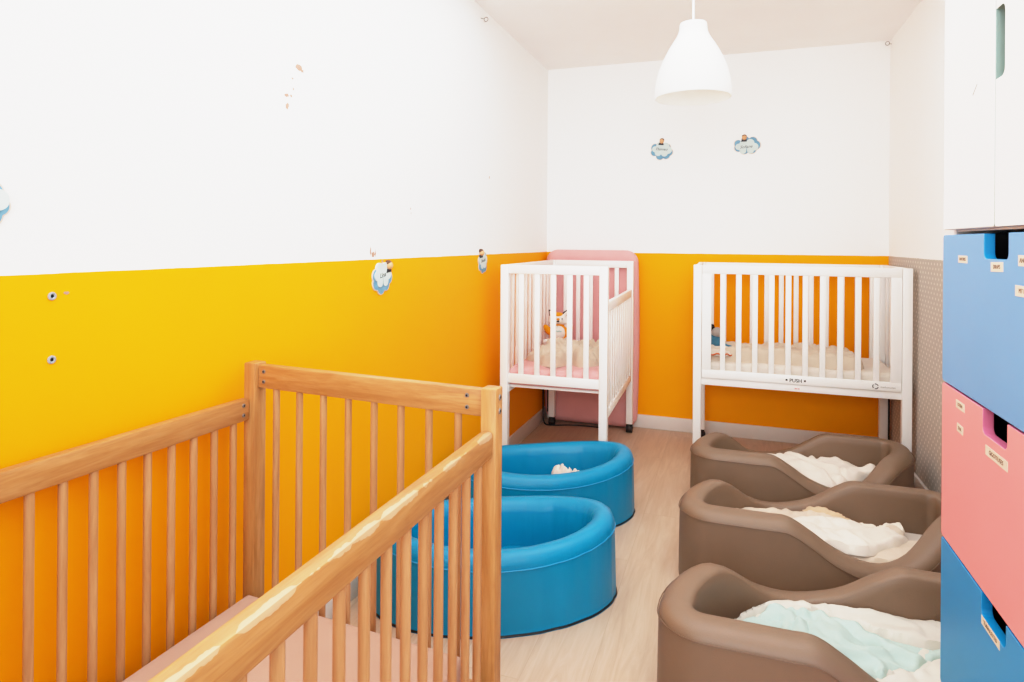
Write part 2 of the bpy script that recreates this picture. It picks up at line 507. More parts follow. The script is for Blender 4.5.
# flaked paint on the left wall
def chip(y, z, ry, rz, seed):
    rnd = random.Random(seed)
    k = 11; pts = []
    for i in range(k):
        a = 2 * PI * i / k; q = 0.55 + 0.6 * rnd.random()
        pts.append((ry * q * math.cos(a), rz * q * math.sin(a)))
    M = Matrix(((0, 0, 1, XL), (1, 0, 0, y), (0, 1, 0, z), (0, 0, 0, 1)))
    MB().prism(pts, 0.0008, M).build('paint_chip', M_CHIP, wl, smooth=0)
for i, c in enumerate([(1.600, 1.778, .016, .012), (1.618, 1.770, .007, .006), (1.572, 1.737, .004, .004), (1.576, 1.706, .004, .005),
                       (1.548, 1.682, .012, .007), (1.566, 1.683, .005, .004), (1.549, 1.650, .008, .012), (2.030, 1.200, .016, .014),
                       (2.012, 1.213, .005, .018), (2.046, 1.204, .004, .014), (0.895, 1.142, .006, .004), (2.095, 1.172, .008, .007),
                       (2.315, 1.385, .004, .006), (2.318, 1.365, .003, .005), (3.20, 1.60, .005, .008)]):
    chip(*c, i)

def wall_plug(z, where):
    M = Matrix(((0, 0, 1, XL), (1, 0, 0, 0.866), (0, 1, 0, z), (0, 0, 0, 1)))
    t = thing('wall_plug', 'grey plastic screw plug in the yellow wall, the ' + where + ' of the two', 'wall plug', (XL, 0.866, z), 0, 'screw plugs in the yellow wall')
    mb = MB(); mb.torus(M @ Matrix.Translation((0, 0, .001)), 0.0058, 0.0026)
    mb.build('collar', M_PLUG, t, world=True)
    MB().cyl((XL, 0.866, z), (XL + 0.0015, 0.866, z), 0.0045).build('hole', M_DARK, t, world=True)
wall_plug(1.138, 'upper'); wall_plug(1.014, 'lower')

def screw_eye(p, d, label):
    p = Vector(p); d = Vector(d)
    t = thing('screw_eye', label, 'hook', p, 0, 'screw eyes under the ceiling')
    MB().cyl(p, p + d * 0.022, 0.002, n=8).build('shank', M_BOLT, t, world=True)
    M = Matrix.Translation(p + d * 0.033) @ Matrix.Rotation(PI / 2, 4, 'X')
    MB().torus(M, 0.011, 0.002).build('ring', M_BOLT, t, world=True)
screw_eye((XL, 3.06, 2.42), (0.6, 0.8, 0), 'small metal screw eye high on the white left wall near the ceiling')
screw_eye((XR, 4.30, 2.448), (-0.8, -0.6, 0), 'small metal screw eye in the far right corner under the ceiling')

# ------------------------------------------------------------------ pendant lamp
LX, LY = -0.147, 2.48
lamp = thing('pendant_lamp', 'white bell-shaped pendant lamp hanging on a thin white cord from the ceiling', 'lamp', (LX, LY, ZC))
zb = 1.80
prof = [(0.139, 0.000), (0.1405, 0.012), (0.140, 0.035), (0.136, 0.065), (0.126, 0.105), (0.110, 0.145), (0.092, 0.180), (0.075, 0.208),
        (0.062, 0.228), (0.054, 0.245), (0.0505, 0.262), (0.050, 0.276), (0.048, 0.281), (0.040, 0.283), (0.010, 0.283)]
inn = [(max(0.006, r - 0.003), z - (0.003 if z > 0.27 else 0)) for r, z in reversed(prof)]
mb = MB(); mb.lathe((LX, LY, zb), prof + inn, 64, closed=True); mb.build('lamp_shade', M_SHADE, lamp, world=True, smooth=50)
MB().cyl((LX, LY, zb + 0.28), (LX, LY, ZC - 0.03), 0.0035, n=10).build('cord', M_WHITE, lamp, world=True)
MB().lathe((LX, LY, ZC - 0.045), [(0.004, 0), (0.03, 0.004), (0.046, 0.02), (0.05, 0.045)], 32).build('ceiling_cap', M_WHITE, lamp, world=True)
mb = MB(); mb.cyl((LX, LY, zb + 0.2), (LX, LY, zb + 0.28), 0.021, n=20); mb.build('socket', M_WHITE, lamp, world=True)
MB().ball((LX, LY, zb + 0.165), 0.03, 0.03, 0.04).build('bulb', M_WHITE, lamp, world=True)

# ------------------------------------------------------------------ wooden crib (foreground, left)
crib = thing('wooden_crib', 'beech wood baby crib with round spindles standing against the yellow left wall', 'crib', (-0.85, 0.72, 0))
def wpost(x, y, name='post'):
    o = MB().box(x - .0185, x + .0185, y, y + .042, 0, 0.931, 0.004).build(name, WOOD['z'], crib, world=True)
    return o
LP = wpost(-1.1815, 1.322); RP = wpost(-0.4975, 1.274)
wpost(-1.226, 0.075); wpost(-0.500, 0.075)
def bolts(owner, pts, d, r=0.0055):
    for p in pts:
        p = Vector(p); d = Vector(d)
        mb = MB(); mb.cyl(p - d * .001, p + d * .002, r, r * 0.8, 14)
        mb.mi = 1; mb.cyl(p + d * .001, p + d * .0024, r * 0.45, n=6)
        mb.build('bolt', [M_BOLT, M_DARK], owner, world=True)
# far end panel
def lerp(a, b, t): return tuple(x + (y - x) * t for x, y in zip(a, b))
e0, e1 = (-1.163, 1.345, 0), (-0.5135, 1.298, 0)
ra = MB().bar((e0[0], e0[1], 0.896), (e1[0], e1[1], 0.896), 0.026, 0.060, 0.005).build('end_rail', WOOD['x'], crib, world=True)
MB().bar((e0[0], e0[1], 0.238), (e1[0], e1[1], 0.238), 0.026, 0.060, 0.005).build('end_rail', WOOD['x'], crib, world=True)
nrm = Vector((-(e1[1] - e0[1]), e1[0] - e0[0], 0)).normalized() * -1
for t in (0.032, 0.94):
    p = Vector(lerp(e0, e1, t)) + nrm * 0.0132
    bolts(ra, [(p.x, p.y, 0.910), (p.x, p.y, 0.884)], nrm)
for k in range(8):
    t = 0.080 + 0.1166 * k
    p = lerp(e0, e1, t)
    MB().cyl((p[0], p[1], 0.25), (p[0], p[1], 0.88), 0.0085).build('spindle', WOODS, crib, world=True)
# near end panel (behind the picture plane)
for z in (0.896, 0.238):
    MB().bar((-1.208, 0.096, z), (-0.518, 0.096, z), 0.026, 0.060, 0.005).build('end_rail', WOOD['x'], crib, world=True)
# left side
l0, l1 = Vector((-1.2455, 0.118, 0)), Vector((-1.1905, 1.3215, 0))
rl = MB().bar((l0.x, l0.y, 0.8125), (l1.x, l1.y, 0.8125), 0.025, 0.057, 0.006).build('side_rail', WOOD['y'], crib, world=True)
MB().bar((l0.x, l0.y, 0.238), (l1.x, l1.y, 0.238), 0.024, 0.055, 0.005).build('side_rail', WOOD['y'], crib, world=True)
bolts(rl, [(-1.1790, 1.300, 0.826), (-1.1790, 1.300, 0.801)], (1, -0.04, 0))
for k in range(18):
    y = 1.279 - 0.0597 * k
    if y < 0.16: break
    t = (y - l0.y) / (l1.y - l0.y); p = l0.lerp(l1, t)
    MB().cyl((p.x, p.y, 0.25), (p.x, p.y, 0.795), 0.0085).build('spindle', WOODS, crib, world=True)
# right side
r0, r1 = Vector((-0.499, 0.118, 0)), Vector((-0.499, 1.2735, 0))
rr = MB().bar((r0.x, r0.y, 0.8125), (r1.x, r1.y, 0.8125), 0.028, 0.057, 0.007).build('side_rail', WOODW, crib, world=True)
MB().bar((r0.x, r0.y, 0.238), (r1.x, r1.y, 0.238), 0.024, 0.055, 0.005).build('side_rail', WOOD['y'], crib, world=True)
for k in range(18):
    y = 1.222 - 0.0615 * k
    if y < 0.16: break
    MB().cyl((r0.x, y, 0.25), (r0.x, y, 0.795), 0.0088).build('spindle', WOODS, crib, world=True)
bolts(RP, [(-0.4790, 1.296, 0.910), (-0.4790, 1.296, 0.880)], (1, 0, 0), 0.0075)
MB().box(-1.20, -0.53, 0.12, 1.30, 0.205, 0.222).build('base_board', WOOD['y'], crib, world=True)

def soft_quad(name, corners, z0, z1, mat, parent=None, rad=0.02, n=40, amp=0.003, seed=1):
    """a mattress: bilinear quad with a rounded edge and a slightly uneven top"""
    c = [Vector(q) for q in corners]
    bm = bmesh.new(); g = {}
    for i in range(n + 1):
        for j in range(n + 1):
            s, t = i / n, j / n
            # crowd samples to the border
            s = 0.5 - 0.5 * math.cos(PI * s); t = 0.5 - 0.5 * math.cos(PI * t)
            p = (c[0] * (1 - s) + c[1] * s) * (1 - t) + (c[3] * (1 - s) + c[2] * s) * t
            L1 = (c[1] - c[0]).length; L2 = (c[3] - c[0]).length
            d = min(s * L1, (1 - s) * L1, t * L2, (1 - t) * L2)
            e = min(1, d / rad); drop = rad * (1 - math.sqrt(max(0, 1 - (1 - e) ** 2)))
            w = noise.noise(Vector((p.x * 5, p.y * 5, seed))) * amp
            g[i, j] = bm.verts.new((p.x, p.y, z1 - drop + w * e))
    for i in range(n):
        for j in range(n):
            bm.faces.new((g[i, j], g[i + 1, j], g[i + 1, j + 1], g[i, j + 1]))
    ed = [e for e in bm.edges if e.is_boundary]
    r = bmesh.ops.extrude_edge_only(bm, edges=ed)
    vs = [v for v in r['geom'] if isinstance(v, bmesh.types.BMVert)]
    for v in vs: v.co.z = z0
    bmesh.ops.contextual_create(bm, geom=[e for e in bm.edges if e.is_boundary])
    mb = MB(); mb.bm.free(); mb.bm = bm
    return mb.build(name, mat, parent, world=parent is not None, smooth=50)
tag(soft_quad('crib_mattress', [(-1.205, 0.135), (-0.545, 0.135), (-0.545, 1.262), (-1.160, 1.300)], 0.223, 0.355, M_MATT, amp=0.004),
    'mattress in a plain beige fitted sheet inside the beech wood crib', 'mattress')

# ------------------------------------------------------------------ white cribs
CL, CW, CH = 1.071, 0.568, 1.130
def white_crib(label, loc, rotz, gate_top, gate_bot, strip):
    """local frame: long axis x, drop gate on the -y side"""
    t = thing('white_crib', label, 'crib', loc, rotz, 'white wooden cots at the far end of the room')
    hx, hy, pw, pd = CL / 2, CW / 2, 0.042, 0.044
    for sx in (-1, 1):
        for sy in (-1, 1):
            x = sx * (hx - pd / 2); y = sy * (hy - pw / 2)
            p = MB().box(x - pd / 2, x + pd / 2, y - pw / 2, y + pw / 2, 0.058, CH, 0.003).build('post', M_WHITE, t)
            mb = MB(); mb.cyl((x, y - 0.019, 0.026), (x, y - 0.006, 0.026), 0.026, n=20); mb.cyl((x, y + 0.006, 0.026), (x, y + 0.019, 0.026), 0.026, n=20)
            mb.box(x - 0.02, x + 0.02, y - 0.008, y + 0.008, 0.02, 0.058, 0.003)
            mb.ball((x, y, 0.028), 0.028, 0.024, 0.028); mb.build('castor', M_BLACK, t)
            if (sx, sy) == (1, 1):
                a = MB()
                if strip == 'x': a.box(hx, hx + 0.012, y - 0.012, y + 0.012, 0.09, 0.46, 0.002)
                else: a.box(x - 0.012, x + 0.012, hy, hy + 0.012, 0.09, 0.46, 0.002)
                a.build('black_strip', M_BLACK, p)  # narrow black strip down the outer face of one back post
    # gate (front) and fixed side (back): a frame of two rails and two stiles with ten flat slats
    for sy, zt, zb_, name in ((-1, gate_top, gate_bot, 'drop_gate'), (1, CH, 0.495, 'side_panel')):
        y = sy * (hy - 0.019); gx = hx - pd - 0.002; d = 0.011
        mb = MB()
        mb.box(-gx, gx, y - d, y + d, zt - 0.049, zt, 0.003)
        mb.box(-gx, gx, y - d, y + d, zb_, zb_ + 0.046, 0.003)
        for s in (-1, 1):
            mb.box(s * gx - (0.05 if s > 0 else 0), s * gx + (0.05 if s < 0 else 0), y - d, y + d, zb_ + 0.045, zt - 0.048, 0.002)
        f = mb.build(name, M_WHITE, t)
        for k in range(10):
            x = -0.3785 + 0.0838 * k
            MB().box(x - 0.0140, x + 0.0140, y - 0.008, y + 0.008, zb_ + 0.04, zt - 0.043, 0.003).build('slat', M_WHITE, f)
        if sy < 0: gate = f
    for sx in (-1, 1):
        x = sx * (hx - 0.020); gy = hy - pw
        f = MB().box(x - 0.012, x + 0.012, -gy, gy, CH - 0.046, CH, 0.003).build('end_rail', M_WHITE, t)
        MB().box(x - 0.012, x + 0.012, -gy, gy, 0.508, 0.555, 0.003).build('end_rail', M_WHITE, t)
        for k in range(5):
            y = (k - 2) * 0.0865
            MB().box(x - 0.008, x + 0.008, y - 0.0140, y + 0.0140, 0.55, CH - 0.042, 0.003).build('slat', M_WHITE, f)
    # base: two side beams and the mattress board
    for sy in (-1, 1):
        yc = sy * (hy - 0.032)
        MB().box(-hx + 0.012, hx - 0.012, yc - 0.013, yc + 0.013, 0.456, 0.495, 0.003).build('side_beam', M_WHITE, t)
    MB().box(-hx + 0.034, hx - 0.034, -hy + 0.046, hy - 0.046, 0.482, 0.494).build('base_board', M_WHITE2, t)
    return t, gate

B_LOC = (0.3285, 3.69 + CW / 2, 0)
cribB, gateB = white_crib('white wooden cot along the back wall beside the dotted wallpaper, its gate raised', B_LOC, 0, CH, 0.497, 'x')
A_ROT = math.radians(91.4)
A_LOC = (-0.887, 3.672, 0)
cribA, gateA = white_crib('white wooden cot in the far left corner with pink bedding inside', A_LOC, A_ROT, 0.945, 0.345, 'y')

# print on the gate rail of the right-hand crib
yg = 3.69 + 0.019 - 0.011
def onfront(x, z, y): return Matrix(((1, 0, 0, x), (0, 0, -1, y), (0, 1, 0, z), (0, 0, 0, 1)))
mb = MB(); mb.text('PUSH', 0.026, onfront(0.323, 0.517, yg), bold=0.025)
for s in (-1, 1): mb.box(0.323 + s * 0.045 - .005, 0.323 + s * 0.045 + .005, yg - .0008, yg + .0002, 0.514, 0.524)
mb.build('push_mark', M_INK2, gateB, world=True, smooth=0)
mb = MB()
for k in range(3):
    a0 = k * 2 * PI / 3 + 0.3
    pts = [(0.700 + 0.0125 * math.cos(a0 + j * 0.17), yg - 0.0004, 0.519 + 0.0125 * math.sin(a0 + j * 0.17)) for j in range(10)]
    mb.tube(pts, 0.0024, 6)
mb.mi = 1; mb.text('mathou.com', 0.0135, onfront(0.757, 0.517, yg))
mb.build('maker_mark', [M_INK2, M_INK3], gateB, world=True, smooth=0)
ys = 3.69 + 0.019
mb = MB()
for dx in (-0.008, 0.0, 0.010):
    mb.box(0.330 + dx - .0025, 0.330 + dx + .0025, ys - .0008, ys + .0004, 0.470, 0.476)
mb.build('red_mark', M_RED, cribB, world=True, smooth=0)
# screws in the right end of that crib (inner face of the back right post)
for z in (0.70, 0.83, 0.96):
    MB().cyl((0.864 - 0.044 - 0.0015, 4.236, z), (0.864 - 0.044 + 0.001, 4.236, z), 0.004, n=10).build('bolt', M_BOLT, cribB, world=True)

# mattresses and bedding of the white cribs
def quadA(x0, x1, y0, y1):
    c, s = math.cos(A_ROT), math.sin(A_ROT)
    return [(A_LOC[0] + c * x - s * y, A_LOC[1] + s * x + c * y) for x, y in ((x0, y0), (x1, y0), (x1, y1), (x0, y1))]
tag(soft_quad('crib_mattress', quadA(-0.495, 0.495, -0.245, 0.245), 0.495, 0.585, M_PINKF, rad=0.025, n=60, amp=0.012, seed=4),
    'cot mattress in a crumpled pink fitted sheet in the far left white cot', 'mattress')
tag(soft_quad('crib_mattress', [(-0.165, 3.74), (0.822, 3.74), (0.822, 4.21), (-0.165, 4.21)], 0.495, 0.583, M_OFFW, rad=0.025, n=60, amp=0.012, seed=8),
    'cot mattress in an off-white sheet in the white cot on the right', 'mattress')
o = cloth('blanket', [(-1.098, 3.40), (-1.043, 3.345), (-0.985, 3.272), (-0.90, 3.222), (-0.856, 3.275), (-0.83, 3.345), (-0.795, 3.30), (-0.755, 3.262), (-0.705, 3.285),
                      (-0.668, 3.40), (-0.672, 3.60), (-0.69, 3.78), (-0.76, 3.87), (-0.86, 3.90), (-0.96, 3.86), (-1.04, 3.78), (-1.085, 3.62), (-1.105, 3.48)],
          0.588, 0.028, M_CREAM2, seed=3, amp=0.050, sc=10, ang=0.4, stretch=1.6, roll=0.04)
tag(o, 'rumpled cream blanket on the pink mattress of the far left white cot', 'blanket')
o = cloth('blanket', [(-0.155, 3.86), (-0.12, 3.785), (0.0, 3.775), (0.15, 3.78), (0.30, 3.765), (0.45, 3.77), (0.58, 3.765), (0.655, 3.785), (0.675, 3.87), (0.66, 4.0), (0.655, 4.10), (0.56, 4.17),
                      (0.40, 4.195), (0.2, 4.18), (0.0, 4.17), (-0.12, 4.15), (-0.16, 4.03)], 0.58, 0.045, M_CREAM2, seed=11, amp=0.030, sc=6, ang=0.1, stretch=2.6, roll=0.05)
tag(o, 'beige rumpled blanket spread over the mattress of the right-hand white cot', 'blanket')
MUS = [(-0.150, 3.80), (-0.10, 3.768), (-0.05, 3.752), (-0.015, 3.775), (0.02, 3.81), (0.06, 3.83), (0.10, 3.85), (0.06, 3.91), (0.0, 3.93), (-0.08, 3.93), (-0.14, 3.90)]
mus = cloth('muslin_cloth', MUS, 0.618, 0.012, M_OFFW, seed=5, amp=0.02, sc=14, roll=0.02)
tag(mus, 'small white muslin cloth with rust-orange hem beside the blue soft toy', 'cloth')
MP = catmull(MUS, 6)
hemp = []
for i, (x, y) in enumerate(MP):
    hemp.append((x, y, 0.622 + 0.006 * math.sin(i * 0.9)))
MB().tube(hemp, 0.0042, 6, closed=True).build('hem', M_RUST, mus)

def remesh(o, vox, it=4):
    m = o.modifiers.new('fuse', 'REMESH'); m.mode = 'VOXEL'; m.voxel_size = vox; m.use_smooth_shade = True
    s = o.modifiers.new('soften', 'SMOOTH'); s.factor = 0.5; s.iterations = it
    return o

# fox toy sitting at the far end of the left crib
def RX(a, ax='X'): return Matrix.Rotation(a, 4, ax)
fx = thing('plush_fox', 'orange and white plush fox sitting at the far end of the far left white cot', 'soft toy', (-1.056, 3.93, 0.606), 0.25)
fx.scale = (1.15, 1.05, 0.93)
mb = MB()
mb.ball((0, 0, 0.065), 0.052, 0.045, 0.068); mb.ball((0, 0, 0.125), 0.034, 0.03, 0.03)
for s in (-1, 1):
    mb.ball((s * 0.058, -0.012, 0.088), 0.020, 0.020, 0.042, R=RX(s * 0.45, 'Y'))
    mb.ball((s * 0.045, -0.062, 0.020), 0.021, 0.052, 0.020, R=RX(s * 0.35, 'Z'))
remesh(mb.build('body', M_ORANGE, fx), 0.005)
mb = MB(); mb.ball((0, -0.004, 0.165), 0.052, 0.042, 0.042); mb.ball((-0.03, -0.012, 0.150), 0.026, 0.024, 0.024); mb.ball((0.03, -0.012, 0.150), 0.026, 0.024, 0.024); mb.ball((0, -0.042, 0.152), 0.017, 0.022, 0.015)
remesh(mb.build('head', M_WPLUSH, fx), 0.004)
mb = MB(); mb.ball((0, -0.006, 0.192), 0.030, 0.036, 0.020); mb.ball((0, -0.042, 0.166), 0.010, 0.020, 0.010); remesh(mb.build('forehead_patch', M_ORANGE, fx), 0.004)
for s in (-1, 1):
    mb = MB(); mb.cyl((s * 0.034, 0.0, 0.192), (s * 0.050, 0.0, 0.226), 0.018, 0.004, 12); e = mb.build('ear', M_DARK, fx, smooth=60)
    mb = MB(); mb.cyl((s * 0.035, -0.010, 0.190), (s * 0.047, -0.008, 0.217), 0.012, 0.003, 12); mb.build('inner_ear', M_WPLUSH, e, smooth=60)
    MB().ball((s * 0.022, -0.044, 0.170), 0.004).build('eye', M_DARK, fx)
    MB().ball((s * 0.064, -0.108, 0.022), 0.020, 0.016, 0.020).build('foot', M_WPLUSH, fx)
MB().ball((0, -0.064, 0.156), 0.008, 0.006, 0.006).build('nose', M_DARK, fx)
b = MB().ball((0, -0.026, 0.070), 0.040, 0.026, 0.052).build('belly', M_WPLUSH, fx)
mb = MB()
for k in range(7): mb.ball((-0.016 + k * 0.0055, -0.052 + abs(k - 3) * 0.0006, 0.086 + 0.003 * math.sin(k * 2.1)), 0.003)
mb.build('stitching', M_MINTP, b)

bx = thing('plush_toy', 'blue and grey knitted soft toy lying at the left end of the right-hand white cot', 'soft toy', (-0.095, 3.965, 0.625), 0.2)
bx.scale = (0.88, 0.88, 0.88)
mb = MB(); mb.ball((0, 0, 0.045), 0.062, 0.05, 0.055); mb.ball((0.05, -0.02, 0.018), 0.03, 0.03, 0.022); mb.ball((0.095, -0.03, 0.010), 0.045, 0.020, 0.016, R=RX(0.35, 'Y')); mb.ball((-0.04, -0.02, 0.02), 0.035, 0.035, 0.025)
mb.ball((-0.03, 0.012, 0.135), 0.022, 0.02, 0.03)
remesh(mb.build('body', M_BPLUSH, bx), 0.005)
mb = MB(); mb.ball((0.01, -0.012, 0.108), 0.040, 0.036, 0.036); mb.ball((0.035, -0.03, 0.098), 0.02, 0.02, 0.018); remesh(mb.build('head', M_GPLUSH, bx), 0.005)
MB().ball((0.028, -0.046, 0.117), 0.005).build('eye', M_DARK, bx)
MB().ball((-0.022, -0.005, 0.138), 0.018, 0.012, 0.026).build('ear', M_DARK, bx)

# pink mattress standing upright behind the left crib
def upright_mattress():
    x0, x1, z0, z1, y0, y1 = -1.232, -0.598, 0.012, 1.200, 4.222, 4.320
    cx, hx, cz, hz = (x0 + x1) / 2, (x1 - x0) / 2, (z0 + z1) / 2, (z1 - z0) / 2
    bm = bmesh.new(); nx, nz = 40, 70
    def pt(i, j, side):
        s = -math.cos(PI * i / nx); t = -math.cos(PI * j / nz)
        r = 0.08
        px, pz = s * hx, t * hz
        # square to rounded rectangle
        ex = max(0, abs(px) - (hx - r)); ez = max(0, abs(pz) - (hz - r)); q = math.hypot(ex, ez)
        m = max(ex, ez)
        if q > 0 and m > 0:
            k = m / q
            px = math.copysign(min(abs(px), hx - r) + ex * k, px); pz = math.copysign(min(abs(pz), hz - r) + ez * k, pz)
        edge = min(1.0, (r - m) / 0.05) if m > r - 0.05 else 1.0
        th = (y1 - y0) / 2 * math.sqrt(max(0, 1 - (1 - edge) ** 2))
        px += 0.012 * math.sin((pz + hz) / (2 * hz) * PI) * (px / hx)
        w = noise.noise(Vector((px * 6, pz * 4, side * 3.0))) * 0.006 * edge
        return Vector((cx + px, (y0 + y1) / 2 + side * (th * 0.96 + w), cz + pz))
    F = {}
    for side in (-1, 1):
        for i in range(nx + 1):
            for j in range(nz + 1):
                b = i in (0, nx) or j in (0, nz)
                if side == 1 and b: F[side, i, j] = F[-1, i, j]
                else: F[side, i, j] = bm.verts.new(pt(i, j, side))
        for i in range(nx):
            for j in range(nz):
                try: bm.faces.new((F[side, i, j], F[side, i + 1, j], F[side, i + 1, j + 1], F[side, i, j + 1]))
                except ValueError: pass
    mb = MB(); mb.bm.free(); mb.bm = bm
    return mb.build('upright_mattress', M_PINKF, None, smooth=60)
tag(upright_mattress(), 'pink sheeted mattress standing on end against the back wall behind the left white cot', 'mattress')
o = MB().tube(catmull([(-1.232, 4.20, 0.34), (-1.234, 4.205, 0.2), (-1.228, 4.19, 0.06), (-1.205, 4.16, 0.008), (-1.14, 4.155, 0.006), (-1.02, 4.20, 0.006), (-0.9, 4.212, 0.006), (-0.8, 4.208, 0.006)], 6, False), 0.0045).build('cable', M_BLACK)
tag(o, 'black cable running along the floor under the far left white cot', 'cable')

# ------------------------------------------------------------------ blue oval nests
def blue_nest(cx, cy, rot, label):
    t = thing('foam_nest', label, 'baby nest', (cx, cy, 0), math.radians(rot), 'blue oval nests on the floor')
    a, b, TH = 0.434, 0.256, 0.094
    N = 192
    # (inset, height offset from the rim, share of the wall height): the rim is higher at the two ends
    prof = [(-0.004, None, 0.0), (0.0, None, 0.016), (0.0, None, 0.08), (0.002, None, 0.38), (0.004, None, 0.7), (0.005, -0.058, 0), (0.005, -0.045, 0), (0.008, -0.029, 0), (0.016, -0.013, 0), (0.030, -0.003, 0), (0.047, 0.0, 0),
            (0.060, -0.003, 0), (0.074, -0.012, 0), (0.084, -0.026, 0), (0.088, -0.045, 0), (TH, -0.09, 0), (TH + 0.004, None, 0.46), (TH + 0.006, None, 0.27)]
    def ring(d, dz, fr=0.0):
        out = []
        for k in range(N):
            u = 2 * PI * k / N
            H = 0.273 + 0.018 * math.cos(2 * u)
            z = H * fr if dz is None else H + dz
            p = Vector((a * math.cos(u), b * math.sin(u))); n = Vector((math.cos(u) / a, math.sin(u) / b)).normalized()
            wr = 0.0025 * noise.noise(Vector((math.cos(u) * 9, math.sin(u) * 9, z * 3 + cx))) * (1 if d < 0.01 or d > 0.08 else 0.2)
            if d > 0.08: wr += 0.005 * max(0.0, noise.noise(Vector((u * 7.0, 3.0 + cx, z * 2.0)))) + 0.003 * noise.noise(Vector((u * 16.0, 8.0, z * 3.0)))
            q = p - n * (d + wr)
            # inner end stays a smooth pointed oval
            out.append((q.x, q.y, z))
        return out
    bm = bmesh.new(); R = [[bm.verts.new(p) for p in ring(d, dz, fr)] for d, dz, fr in prof]
    for A, B in zip(R, R[1:]):
        for k in range(N): bm.faces.new((A[k], A[(k + 1) % N], B[(k + 1) % N], B[k]))
    bm.faces.new(list(reversed(R[0])))
    mb = MB(); mb.bm.free(); mb.bm = bm
    w = mb.build('padded_wall', M_BLUEV, t, smooth=50)
    MB().tube(ring(0.0040, -0.049), 0.0020, 6, closed=True).build('seam_piping', M_BLUEP, w)
    mb = MB(); mb.mi = 0
    base = [(x, y) for x, y, z in ring(TH - 0.004, None, 0)]
    bm = mb.bm
    lv = [(1.0, 0.07), (1.0, 0.082), (0.97, 0.090), (0.90, 0.094), (0.6, 0.096), (0.2, 0.096)]
    RR = [[bm.verts.new((x * s, y * s, z)) for x, y in base] for s, z in lv]
    for A, B in zip(RR, RR[1:]):
        for k in range(N): bm.faces.new((A[k], A[(k + 1) % N], B[(k + 1) % N], B[k]))
    bm.faces.new(RR[-1]); bm.faces.new(list(reversed(RR[0])))
    mb.build('cushion', M_BLUEV, t, smooth=50)
    MB().tube(ring(-0.001, None, 0.016), 0.004, 6, closed=True).build('base_edge', M_BLACK, t)
    return t
blue_nest(-0.788, 2.105, 27, 'nearer blue oval vinyl nest, empty, right behind the wooden crib')
blue_nest(-0.818, 2.798, 31, 'farther blue oval vinyl nest on the floor, white cloth inside')
o = cloth('crumpled_cloth', [(-0.81, 2.87), (-0.75, 2.83), (-0.69, 2.83), (-0.64, 2.87), (-0.66, 2.93), (-0.73, 2.95), (-0.80, 2.93)], 0.096, 0.05, M_OFFW, seed=2, amp=0.05, sc=16, roll=0.05, res=0.006)
tag(o, 'small white crumpled cloth lying inside the farther blue oval nest', 'cloth')

